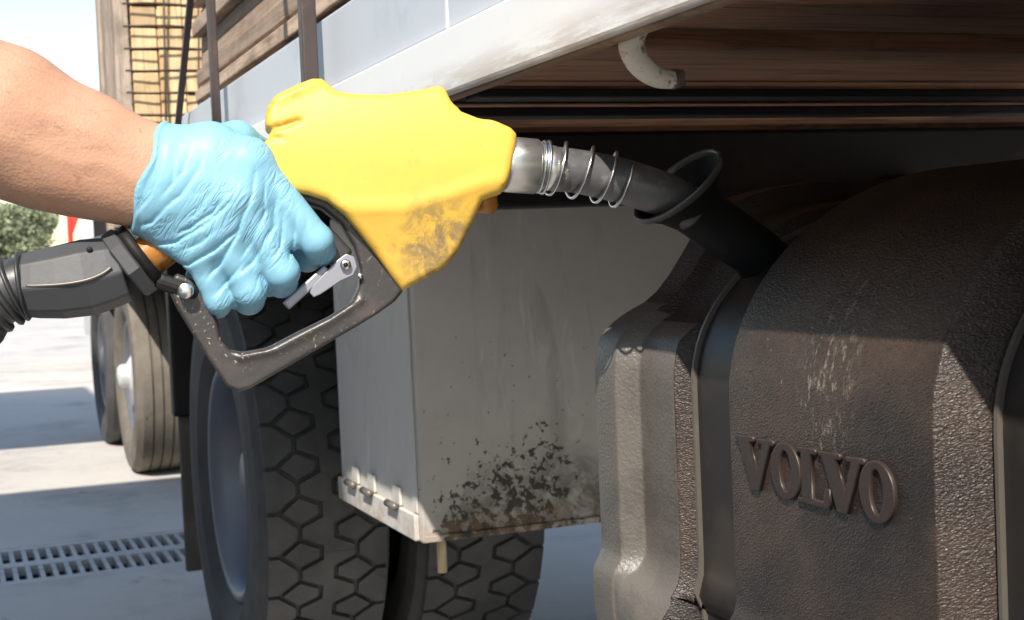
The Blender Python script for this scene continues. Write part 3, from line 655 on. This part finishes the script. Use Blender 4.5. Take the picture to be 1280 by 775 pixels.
# raised lettering
LV = [(0, 1), (0, .9), (.07, .9), (.37, 0), (.57, 0), (.87, .9), (.95, .9), (.95, 1), (.58, 1), (.58, .9), (.68, .9), (.53, .36), (.37, .9), (.46, .9), (.46, 1)]
LL = [(0, 1), (0, .9), (.1, .9), (.1, .1), (0, .1), (0, 0), (.78, 0), (.82, .36), (.72, .36), (.64, .12), (.36, .12), (.36, .9), (.48, .9), (.48, 1)]
el = lambda rx, ry, n=36: [(.42+rx*math.cos(2*math.pi*i/n), .5+ry*math.sin(2*math.pi*i/n)) for i in range(n)]
specs = [('V', 923, 970, 549, 610), ('O', 966, 1003, 557, 622), ('L', 1000, 1040, 562, 633), ('V', 1027, 1084, 569, 641), ('O', 1077, 1121, 584, 652)]
hts = []
for ch, x0, x1, yt, yb in specs:
    a = onY(x0, yt, .55); b = onY(x1, yt, .55); c = onY((x0+x1)/2, yb, .55); t = onY((x0+x1)/2, (yt+2), .55)
    W = b.x-a.x; H = .0395; zb = c.z
    if ch == 'O': loops = [[(p[0]/.84*W, p[1]*H) for p in el(.42, .52)], [(p[0]/.84*W, p[1]*H) for p in el(.16, .37)][::-1]]
    else:
        src, ww = (LV, .95) if ch == 'V' else (LL, .82); loops = [[(p[0]/ww*W, p[1]*H) for p in src]]
    hts.append((ch, a.x, W, zb, loops))
zs = np.array([h[3] for h in hts]); zb = float(zs.mean())
for ch, ax_, W, z_, loops in hts:
    me = curve_mesh(loops, .0020, .0010); me.transform(Matrix(((1, 0, 0, ax_), (0, 0, -1, .5488), (0, 1, 0, zb), (0, 0, 0, 1))))
    link('letter', me, MAT['letter'], tank)

# ------------------------------------------------------------------ timber load on the truck
ld_ = empty('plank_stack', (-2.4, 1.2, BZ+.065), 'stack of weathered grey-brown planks loaded above the white side rail', 'planks')
z = BZ+.066; row = 0
while z < CAMZ+.80:
    hgt = random.uniform(.034, .05); x = -3.88-random.uniform(-.015, .02)
    while x < .4:
        L = random.uniform(.7, 1.9); y0 = .645+random.uniform(-.012, .02)
        box('plank', (x, y0, z), (min(x+L, .6), y0+.24, z+hgt-random.choice((.002, .003, .009))), MAT['plank_grey'], ld_, .003, .003); x += L+random.uniform(.003, .02)
    z += hgt
box('plank_core', (-3.98, .90, BZ+.066), (.5, 2.3, CAMZ+.78), MAT['plank_grey'], ld_)

# ------------------------------------------------------------------ trailer behind
tr = empty('trailer', (-7.2, 1.6, 0), 'flat trailer with ribbed dusty tyre standing behind the truck', 'trailer')
TX = -7.62
w2 = empty('wheel', (TX, .95, .5)); w2.parent = tr; w2.location = Vector((TX, .95, .5))-tr.location
rib_tyre('tyre', TX, .828, .27, .5, MAT['tyre_dusty'], w2); rim(w2, TX, .842, .5, .10, .285, MAT['chrome'])
v, f = lathe([(.065, -.005), (.06, -.05), (.045, -.065), (0, -.07)], (TX, .842, .5), 24); mesh('hub_cap', v, f, MAT['chrome'], w2, True)
TX2 = -9.0
w3 = empty('wheel', (TX2, .95, .5)); w3.parent = tr; w3.location = Vector((TX2, .95, .5))-tr.location
rib_tyre('tyre', TX2, .828, .27, .5, MAT['tyre'], w3); rim(w3, TX2, .842, .5, .10, .285)
box('deck', (-9.9, .70, 1.10), (-5.95, 2.5, 1.22), MAT['stake'], tr, .01)
box('frame_beam', (-9.9, 1.2, .92), (-5.95, 1.3, 1.098), MAT['black'], tr, .01)
box('fender', (-8.25, .80, 1.03), (-6.98, 1.15, 1.06), MAT['flap'], tr, .01)
box('fender', (-9.62, .80, 1.03), (-8.37, 1.15, 1.06), MAT['flap'], tr, .01)
v, f = tube([(-4.42, 1.6, .75), (-5.95, 1.6, 1.0)], .045, 12); mesh('drawbar', v, f, MAT['black'], tr, True)
x0 = -6.0; pa = onX(161, 60, x0).y; s = .0895
tb = empty('timber_bundle', (x0-.5, 1.5, 1.222), 'bundle of pale square timbers behind wire on the trailer front', 'timber')
ref = None; r_ = 0; z = 1.222
while z < 2.45:
    yy = pa+.012; i = 0
    while yy < 1.75:
        wd = .105; o = random.uniform(-.02, .0)
        box('timber', (x0-.93, yy+.002, z+.002), (x0+o, yy+wd-.002, z+s-.006), MAT['plank_pale'], tb, .004, .0015); yy += wd; i += 1
    z += s; r_ += 1
z = 1.222
while z < 2.4:
    P = [(x0+.016+.008*math.sin(i), yy, z+s-.002+.003*math.sin(i*1.7+z*9)) for i, yy in enumerate(np.linspace(pa-.02, 1.5, 10))]; v, f = tube(P, .0045, 6); mesh('wire', v, f, MAT['wire'], tb, True); z += s
for yy, ln in ((pa+.135, .02), (pa+.27, .03)): v, f = tube([(x0+.02, yy-ln, 1.23), (x0+.02, yy, 1.8), (x0+.02, yy+ln, 2.44)], .0048, 6); mesh('wire', v, f, MAT['wire'], tb, True)
for k in range(5):
    xa = x0-.02-k*.135; box('side_board', (xa-.13, pa-.045-random.uniform(0, .02), 1.224), (xa, pa+.008, 2.42+random.uniform(-.03, .06)), MAT['wood_side'], tb, .006, .006)

# ------------------------------------------------------------------ fuel nozzle
NO = at(480, 200, 1.14); TW = math.radians(10)
NU = (R*math.cos(TW)+F*math.sin(TW)).normalized(); NV = U.copy(); NW = (F*math.cos(TW)-R*math.sin(TW)).normalized()   # NW: away from the camera side
def L2(px, py, wv=0.0):
    """local (u, v) in the nozzle's own plane, lifted by wv along its thickness"""
    o = NO+NW*wv; d = ray(px, py); t = (o-CAM).dot(NW)/d.dot(NW); q = CAM+d*t-o; return (q.dot(NU), q.dot(NV), wv)
def LW(u, v, wv): return NO+NU*u+NV*v+NW*wv
MT = np.array([NU, NV, NW]); NOa = np.array(NO)
tow = lambda V: V @ MT + NOa
def P2(pts): return [L2(*p)[:2] for p in pts]
noz = empty('fuel_nozzle', LW(*L2(420, 330)), 'yellow-bodied fuel nozzle with black trigger guard held in the gloved hand', 'nozzle')

COVER = P2([(331, 150), (334, 137), (348, 122), (372, 109), (390, 102), (402, 101), (411, 110), (419, 117), (440, 121), (480, 122), (520, 116), (548, 110), (556, 114), (562, 128), (574, 141), (594, 149), (616, 155), (634, 163), (641, 171),
            (640, 184), (634, 212), (628, 234), (621, 245), (606, 250), (598, 254), (588, 278), (572, 312), (560, 328), (545, 340), (522, 353), (501, 364), (488, 348), (468, 320), (446, 292), (428, 270), (408, 254), (384, 246), (360, 243), (340, 222), (326, 196), (330, 180), (336, 170), (332, 162)])
CREASE = P2([(640, 228), (600, 236), (555, 252), (500, 268), (430, 268)]); cr0, cr1 = np.array(CREASE[0]), np.array(CREASE[-1])
def f_cover(X, Y, Z):
    d2 = poly_sdf(X[:, :, 0], Y[:, :, 0], COVER)[:, :, None]; x = X; y = Y
    e = cr1-cr0; e = e/np.linalg.norm(e); below = (X-cr0[0])*e[1]-(Y-cr0[1])*e[0]; below = np.where(below > 0, below, 0) if True else below
    yl = np.interp(X[:, 0, 0], [p[0] for p in CREASE][::-1], [p[1] for p in CREASE][::-1])[:, None, None]
    dep = np.clip(yl-Y, 0, 1)
    up = np.clip(Y-L2(480, 150)[1], 0, 1)
    yc = L2(480, 215)[1]; xc = L2(470, 200)[0]
    hgt = .0305-.27*dep+np.clip(dep-.03, 0, 1)*.10-2.6*np.clip(Y-yc, 0, 1)**2 - .42*(X-xc)**2 + .0009*np.exp(-((Y-yl-.004)/.006)**2)
    r = .0062; a = np.maximum(d2+r, 0); b = np.maximum(np.abs(Z)-hgt+r, 0)
    d = np.sqrt(a*a+b*b)+np.minimum(np.maximum(d2+r, np.abs(Z)-hgt+r), 0)-r
    for ln, am, wd in ((P2([(330, 168), (352, 163), (372, 156)]), .003, .0022), (P2([(332, 177), (350, 178)]), .002, .002), (P2([(556, 112), (566, 140), (600, 156)]), .0016, .0035)):
        q = line_dist(X[:, :, 0], Y[:, :, 0], ln)[:, :, None]; d = d+am*np.exp(-(q/wd)**2)
    q = line_dist(X[:, :, 0], Y[:, :, 0], P2([(345, 128), (390, 108)]))[:, :, None]; d = d-.002*np.exp(-(q/.004)**2)
    return d*.8
c = np.array(COVER); lo = (*(c.min(0)-.006), -.036); hi = (*(c.max(0)+.006), .036)
sdf_mesh('cover', f_cover, lo, hi, .0016, tow, MAT['yellow'], noz)
# amber stub under the outlet
v, f = tube([LW(*L2(603, 236)), LW(*L2(606, 258)), LW(*L2(605, 266))], [.011, .011, .008], 12); mesh('outlet_stub', v, f, MAT['orange'], noz, True)

GUARD = P2([(352, 236), (384, 241), (409, 249), (431, 266), (452, 292), (476, 326), (503, 363), (492, 377), (468, 394), (440, 411), (400, 434), (352, 462), (312, 485), (298, 489), (284, 483), (266, 456), (240, 416), (220, 382), (208, 356), (222, 342), (244, 350), (262, 372), (271, 396), (277, 424), (288, 437), (304, 441), (332, 436), (372, 415), (412, 396), (438, 379), (447, 360), (449, 338), (441, 308), (424, 280), (402, 262), (378, 255), (352, 254)])
GR2 = P2([(300, 446), (345, 437), (410, 402), (450, 376)])
def f_guard(X, Y, Z):
    d2 = poly_sdf(X[:, :, 0], Y[:, :, 0], GUARD)[:, :, None]; r = .003; hgt = .0125
    a = np.maximum(d2+r, 0); b = np.maximum(np.abs(Z)-hgt+r, 0); d = np.sqrt(a*a+b*b)+np.minimum(np.maximum(d2+r, np.abs(Z)-hgt+r), 0)-r
    q = line_dist(X[:, :, 0], Y[:, :, 0], GR2)[:, :, None]; d = d-.0016*np.exp(-(q/.0032)**2)
    return d
c = np.array(GUARD); sdf_mesh('trigger_guard', f_guard, (*(c.min(0)-.005), -.018), (*(c.max(0)+.005), .018), .0014, tow, MAT['guard'], noz)
# grip under the glove
hpnts = [L2(160, 338), L2(205, 305), L2(262, 258), L2(345, 195)]
v, f = tube([LW(*p) for p in spline(hpnts, 4)], .0165, 18); mesh('grip', v, f, MAT['orange'], noz, True)
obox('grip_shoe', LW(*L2(196, 350, .0)), LW(*L2(250, 368, .0)), .013, .030, NV, MAT['black'], noz, .005)
def disc(name, px, py, wv, r, th, mat, axis=None):
    a = LW(*L2(px, py, wv)); ax = axis or NW; v, f = tube([a-ax*th/2, a-ax*th*.35, a+ax*th*.35, a+ax*th/2], [r*.7, r, r, r*.7], 18); return mesh(name, v, f, mat, noz, True)
disc('guard_bolt', 232, 363, -.020, .0065, .010, MAT['bright_steel'])
# trigger and its latch
obox('trigger', LW(*L2(357, 383, -.006)), LW(*L2(409, 336, -.006)), .0075, .016, NV, MAT['lever'], noz, .0015)
obox('trigger_link', LW(*L2(398, 292, -.002)), LW(*L2(430, 326, -.002)), .020, .014, NV, MAT['guard'], noz, .003)
me = curve_mesh([P2([(386, 366), (390, 357), (420, 326), (431, 318), (441, 322), (445, 334), (440, 345), (424, 352), (400, 368), (391, 372)])], .002, .0008)
MW = Matrix(((NU.x, NV.x, NW.x, NO.x), (NU.y, NV.y, NW.y, NO.y), (NU.z, NV.z, NW.z, NO.z), (0, 0, 0, 1)))
me.transform(MW @ Matrix.Translation((0, 0, -.0155))); link('latch', me, MAT['lever'], noz)
disc('latch_pin', 432, 331, -.019, .0042, .006, MAT['bright_steel']); disc('latch_screw', 450, 345, -.0145, .0022, .005, MAT['bright_steel']); disc('latch_spring', 432, 331, -.0215, .0019, .004, MAT['black'])
# collar and swivel sleeve
ca = LW(*L2(140, 344)); cb = LW(*L2(190, 308)); ax = (cb-ca).normalized(); cc = LW(*L2(163, 328)); ref = NV
v, f = tube([cc-ax*.0065, cc-ax*.0050, cc+ax*.0040, cc+ax*.0055], [.0275, .0295, .0295, .027], 8, True, NV*.92+NW*.38); mesh('collar', v, f, MAT['sleeve'], noz)
v, f = tube([cc+ax*.0056, cc+ax*.013, cc+ax*.0135], [.0265, .0265, .02], 24); mesh('collar_ring', v, f, MAT['black'], noz, True)
sp = [(156, 336), (140, 340), (110, 347), (75, 353), (45, 356), (30, 357)]; sr = [.0255, .0275, .0300, .0285, .0262, .0245]
P = [LW(*L2(*q)) for q in sp]
vs_, fs_ = tube(P, sr, 8, True, NV*.80+NW*.6)
ob = mesh('swivel_sleeve', vs_, fs_, MAT['sleeve'], noz); md = ob.modifiers.new('bev', 'BEVEL'); md.width = .0018; md.segments = 2; md.limit_method = 'ANGLE'; md.angle_limit = .35
for px, py in ((112, 312), (93, 324), (118, 326)): disc('sleeve_mark', px, py, -.0225, .0022, .003, MAT['black'])
v, f = tube(spline([LW(*L2(33, 357, -.0245)), LW(*L2(48, 357, -.0262)), LW(*L2(80, 355, -.0288)), LW(*L2(108, 350, -.0296)), LW(*L2(128, 342, -.0282)), LW(*L2(139, 334, -.0268))], 5), .0013, 6); mesh('mould_line', v, f, MAT['trim'], noz, True)
# spout, ferrule, spring
ax0, ax1 = LW(*L2(628, 205)), LW(*L2(674, 208.5))
v, f = tube([ax0, ax0.lerp(ax1, .2), ax0.lerp(ax1, .9), ax1], [.0222, .0225, .0222, .0200], 32); mesh('ferrule', v, f, MAT['steel'], noz, True)
sl0, sl1 = LW(*L2(672, 208.5)), LW(*L2(705, 212))
v, f = tube([sl0, sl0.lerp(sl1, .5), sl1], [.0188, .0186, .0176], 32)
dn = (sl1-sl0).normalized()
v = [p+dn*(.008*(-(p-sl0).dot(NV)/.018)) if i >= 64 else p for i, p in enumerate(v)]
mesh('spout_sleeve', v, f, MAT['steel'], noz, True)
SP = spline([LW(*L2(668, 208)), LW(*L2(720, 214)), LW(*L2(772, 225)), LW(*L2(815, 238)), LW(*L2(842, 249, .004)), LW(*L2(864, 262, .010))], 8)
v, f = tube(SP, [.0172+.0012*min(1, i/16) for i in range(len(SP))], 28); spt = mesh('spout', v, f, MAT['spout'], noz, True)
Ps, Ts, Ns = frames(SP); cum = [0.0]
for i in range(1, len(Ps)): cum.append(cum[-1]+(Ps[i]-Ps[i-1]).length)
def axis_at(s):
    i = max(0, min(len(Ps)-2, int(np.searchsorted(cum, s))-1)); t = (s-cum[i])/(cum[i+1]-cum[i]); return Ps[i].lerp(Ps[i+1], t), Ts[i]
hel = []
turns = [(0, .004), (1, .0075), (2, .0115), (3, .031), (4, .053), (5, .070), (5.5, .076)]
for k in range(0, 221):
    th = k/220*5.5; s = np.interp(th, [t[0] for t in turns], [t[1] for t in turns]); p, t = axis_at(s); b = (NV-t*NV.dot(t)).normalized(); c_ = t.cross(b)
    rr = .0205+.0015*min(1, th/3); a = th*2*math.pi+2.2; hel.append(p+(b*math.cos(a)-c_*math.sin(a))*rr)
v, f = tube(hel, .00125, 8); mesh('spring', v, f, MAT['bright_steel'], spt, True)

# hose
HP = [LW(*L2(40, 356)), LW(*L2(24, 358)), LW(*L2(6, 366)), LW(*L2(-16, 381)), LW(*L2(-42, 404)), LW(*L2(-75, 450, -.01)), Vector((-1.1, -.33, .72)), Vector((-1.05, -.42, .36)), Vector((-1.1, -.62, .08)), Vector((-1.2, -1.0, .024)), Vector((-1.5, -1.9, .024)), Vector((-1.4, -3.4, .024))]
hs = spline(HP, 10); hose = empty('fuel_hose', (-1.2, -1.0, 0), 'black rubber fuel hose running from the nozzle sleeve down to the ground', 'hose')
v, f = tube(hs, .0225, 20); mesh('tube', v, f, MAT['rubber'], hose, True)
vs, fs = [], []
for i, rr in ((5, .0262), (12, .0262), (19, .0268), (27, .026)):
    a = hs[i]; b = hs[i+4]; t = (b-a).normalized(); v, f = tube([a, a+t*.001, a.lerp(b, .5), b-t*.001, b], [rr-.004, rr, rr+.001, rr, rr-.004], 24); mesh('hose_ring', v, f, MAT['rubber'], hose, True)

# filler neck of the tank
rc = LW(*L2(846, 231, .012)); na = (NU*-.67+NV*.71+NW*-.21).normalized()
RN = .0430
e1 = na.orthogonal().normalized(); e2 = na.cross(e1)
nk = [rc-na*.003, rc-na*.008, rc-na*.016, rc-na*.026, rc-na*.040+Vector((0, .008, -.002)), rc-na*.055+Vector((0, .030, -.012)), rc-na*.065+Vector((0, .07, -.04))]
v, f = tube(nk, [RN-.002, RN-.005, .031, .024, .0225, .0225, .0225], 40, False, e1)
mesh('filler_neck', v, f, MAT['neck'], tank, True)
prof = [(RN-.003, -.0062), (RN-.0005, -.005), (RN, -.0012), (RN+.0010, .0), (RN+.0005, .0010), (RN-.001, .0008), (RN-.002, -.001), (RN-.003, -.006)]
vs = []; seg = 64; m_ = len(prof)
for k in range(seg):
    a = 2*math.pi*k/seg
    for r_, h_ in prof: vs.append(rc+(e1*math.cos(a)+e2*math.sin(a))*r_+na*h_)
fs = [(k*m_+i, k*m_+(i+1) % m_, ((k+1) % seg)*m_+(i+1) % m_, ((k+1) % seg)*m_+i) for k in range(seg) for i in range(m_)]
mesh('neck_rim', vs, fs, MAT['rimdark'], tank, True)

# ------------------------------------------------------------------ person: forearm and gloved hand
def H(px, py, mm): return L2(px, py, mm/1000)
ARM = [((205, 226), -8, 33.5), ((185, 219), -8, 34.5), ((100, 190), -12, 42.5), ((0, 151), -18, 52.5), ((-120, 108), -26, 58), ((-250, 66), -34, 48), ((-330, 30), -38, 45), ((-400, -100), -50, 50), ((-450, -300), -70, 58), ((-470, -420), -80, 62)]
def f_arm(X, Y, Z):
    d = None
    for (a, wa, ra), (b, wb, rb) in zip(ARM[:-1], ARM[1:]):
        q = cone(X, Y, Z, H(*a, wa), H(*b, wb), ra/1000, rb/1000, .82); d = q if d is None else smin(d, q, .02)
    b = cone(X, Y, Z, H(165, 228, -12), H(60, 205, -18), .026, .030, .85); d = smin(d, b, .02)
    tn = line_dist(X[:, :, 0], Y[:, :, 0], P2([(190, 196), (130, 176), (60, 150)]))[:, :, None]; d = d-.0012*np.exp(-(tn/.006)**2)
    vn = line_dist(X[:, :, 0], Y[:, :, 0], P2([(180, 235), (140, 214), (95, 212), (40, 190), (0, 186)]))[:, :, None]; d = d-.0011*np.exp(-(vn/.0035)**2)
    return d+.0006*np.sin(X*90+Y*40)*np.sin(Y*110)
pl = np.array([H(*a, wa) for a, wa, ra in ARM])
person = sdf_mesh('person', f_arm, pl.min(0)-np.array((.09, .09, .08)), pl.max(0)+np.array((.05, .07, .08)), .0036, tow, MAT['skin'], None, base=LW(*H(-330, 30, -38)))
tag(person, 'bare forearm of a person reaching out to grip the fuel nozzle', 'person')
pm = person.data; nv = len(pm.vertices); co = np.empty(nv*3, np.float32); pm.vertices.foreach_get('co', co); co = co.reshape(-1, 3); no = np.empty(nv*3, np.float32); pm.vertices.foreach_get('normal', no); no = no.reshape(-1, 3)
wr = np.array(LW(*H(205, 226, -8)))-np.array(person.location); adir = np.array(NU)*.9-np.array(NV)*.35; hv, hf = [], []
cand = [i for i in range(nv) if .03 < np.dot(wr-co[i], np.array(NU)) < .22]
for i in rng.choice(cand, 450):
    p = Vector(co[i])+Vector(person.location); nn = Vector(no[i]); t = Vector(adir)+Vector(rng.normal(size=3)*.35); t = (t-nn*t.dot(nn)).normalized(); L = rng.uniform(.006, .013)
    v, f = tube([p, p+t*L*.5+nn*.0016, p+t*L+nn*.0012], [.00006, .00005, .00002], 3, False); o = len(hv); hv += v; hf += [tuple(k+o for k in q) for q in f]
tag(mesh('arm_hair', hv, hf, MAT['bark'], person), kind='stuff')
PALM = [((205, 206), -14, 25, (262, 192), -16, 24), ((215, 215), -20, 25, (308, 207), -22, 22), ((212, 235), -20, 26, (296, 250), -27, 22), ((203, 253), -17, 24, (270, 286), -24, 21), ((196, 268), -10, 20, (246, 312), -18, 16), ((190, 215), -9, 36.5, (205, 232), -10, 35), ((322, 240), -25, 13, (360, 296), -21, 11), ((296, 285), -26, 12, (320, 330), -21, 10.5), ((262, 312), -22, 11, (280, 346), -16, 9.5)]
FING = [[((316, 205), -23, 14), ((396, 301), -22, 11.6), ((400, 313), -8, 11), ((384, 322), 10, 10), ((352, 318), 24, 9)],
        [((298, 246), -28, 14.5), ((353, 340), -24, 12), ((352, 352), -8, 11.2), ((336, 352), 10, 10.2), ((310, 325), 25, 9)],
        [((272, 282), -26, 13.5), ((313, 364), -20, 11.6), ((311, 374), -5, 10.8), ((296, 368), 12, 10), ((274, 340), 24, 9)],
        [((246, 308), -20, 12.5), ((274, 374), -14, 10.2), ((271, 380), -2, 9.6), ((258, 370), 12, 9), ((246, 345), 20, 8)]]
THUMB = [((250, 186), -10, 17), ((296, 176), 14, 14.5), ((330, 196), 28, 12), ((356, 222), 31, 10.5)]
Zz = lambda pts: [(150+x/2.094, 130+y/2.094) for x, y in pts]
FOLDS = [([(357, 165), (347, 250), (312, 345), (268, 420), (222, 474)], 2.0, 2.3), ([(296, 243), (245, 298), (185, 338), (140, 352)], 2.3, 2.2), ([(228, 128), (212, 190), (172, 250), (118, 292)], 2.2, 2.3), ([(192, 125), (178, 190), (140, 236)], 1.7, 1.9),
         ([(306, 262), (224, 330), (150, 372), (86, 372)], 2.4, 2.6), ([(322, 330), (252, 390), (182, 428), (150, 425)], 2.2, 2.3), ([(416, 235), (402, 330), (352, 418), (300, 462)], 2.2, 2.4), ([(432, 280), (418, 380), (388, 432)], 1.7, 2.0),
         ([(462, 290), (455, 370), (438, 430)], 1.6, 1.9), ([(158, 150), (150, 220), (112, 268)], 1.6, 1.9), ([(332, 415), (284, 468), (246, 514)], 2.0, 2.2), ([(384, 180), (380, 290), (348, 370), (312, 420)], 1.2, 2.2),
         ([(256, 180), (246, 240), (205, 300), (160, 330)], 1.3, 2.0), ([(140, 270), (96, 318), (48, 332)], 1.8, 2.0), ([(270, 330), (218, 372), (150, 398)], 1.4, 1.8), ([(486, 300), (486, 370)], 1.2, 1.8), ([(135, 110), (118, 180), (92, 250), (40, 312)], 1.3, 2.0), ([(232, 440), (205, 470)], 1.6, 1.8), ([(115, 130), (96, 210), (62, 280)], 1.0, 1.8)]
CUT0 = np.array(L2(204, 161)[:2]); CUT1 = np.array(L2(163, 288)[:2]); ct = CUT1-CUT0; ct /= np.linalg.norm(ct); cnv = np.array((-ct[1], ct[0])); cnv = cnv if cnv[0] > 0 else -cnv
def f_glove(X, Y, Z):
    d = None
    for a, wa, ra, b, wb, rb in PALM:
        q = cone(X, Y, Z, H(*a, wa), H(*b, wb), ra/1000, rb/1000, .9); d = q if d is None else smin(d, q, .012)
    for fg in FING + [THUMB]:
        fd = None
        for (a, wa, ra), (b, wb, rb) in zip(fg[:-1], fg[1:]):
            q = cone(X, Y, Z, H(*a, wa), H(*b, wb), ra/1000, rb/1000); fd = q if fd is None else smin(fd, q, .004)
        d = smin(d, fd, .004)
    x2, y2 = X[:, :, 0], Y[:, :, 0]; front = np.clip((.012-Z)/.02, 0, 1)
    wob = .0008*np.sin(x2*180+y2*70+np.sin(y2*130)*1.2)
    fold = np.zeros_like(x2)
    for pts, am, wd in FOLDS:
        ln = P2(Zz(pts)); q = line_sd(x2+wob, y2+.6*wob, ln); am *= .92/1000; wd *= 1.0/1000
        e0 = np.hypot(x2-ln[0][0], y2-ln[0][1]); e1 = np.hypot(x2-ln[-1][0], y2-ln[-1][1]); tp = np.clip(np.minimum(e0, e1)/.014, .12, 1)
        a_ = np.abs(q); sm = np.clip(q/.0007, -1, 1)*.5+.5            # one flank steep, the other gentle
        fold = fold+tp*am*(.85*np.exp(-a_/(.75*wd)) + .75*((1-sm)*np.exp(-a_/(1.9*wd)) - .7*sm*np.exp(-(a_/(1.7*wd))**1.5)))
    # fine tension wrinkles across the back of the hand
    al = (x2*.78-y2*.62); ac = (x2*.62+y2*.78)
    fine = .00010*np.sin(al*520+3*np.sin(ac*70)+2*np.sin(ac*31+al*40))*(.5+.5*np.sin(ac*95+al*60))
    top = np.array(L2(285, 180)[:2]); calm = np.clip(np.hypot((x2-top[0])*.8, y2-top[1])/.05-.25, .25, 1); fold = fold*calm
    d = d+(fold+fine)[:, :, None]*front-.0008
    s = (X-CUT0[0])*cnv[0]+(Y-CUT0[1])*cnv[1]+.0022*np.sin(((X-CUT0[0])*ct[0]+(Y-CUT0[1])*ct[1])*130+1)*1.0
    bead = .0016*np.exp(-((s-.0025)/.0018)**2); d = d-bead
    return np.maximum(d, -s)
pts = np.array([H(*a, wv) for fg in FING+[THUMB] for a, wv, r_ in fg]+[H(*q[0], q[1]) for q in PALM])
sdf_mesh('glove', f_glove, pts.min(0)-np.array((.045, .03, .035)), pts.max(0)+np.array((.022, .042, .022)), .0011, tow, MAT['glove'], person)
print('objects', len(bpy.data.objects), 'tris', sum(len(m.polygons)*2 for m in bpy.data.meshes))
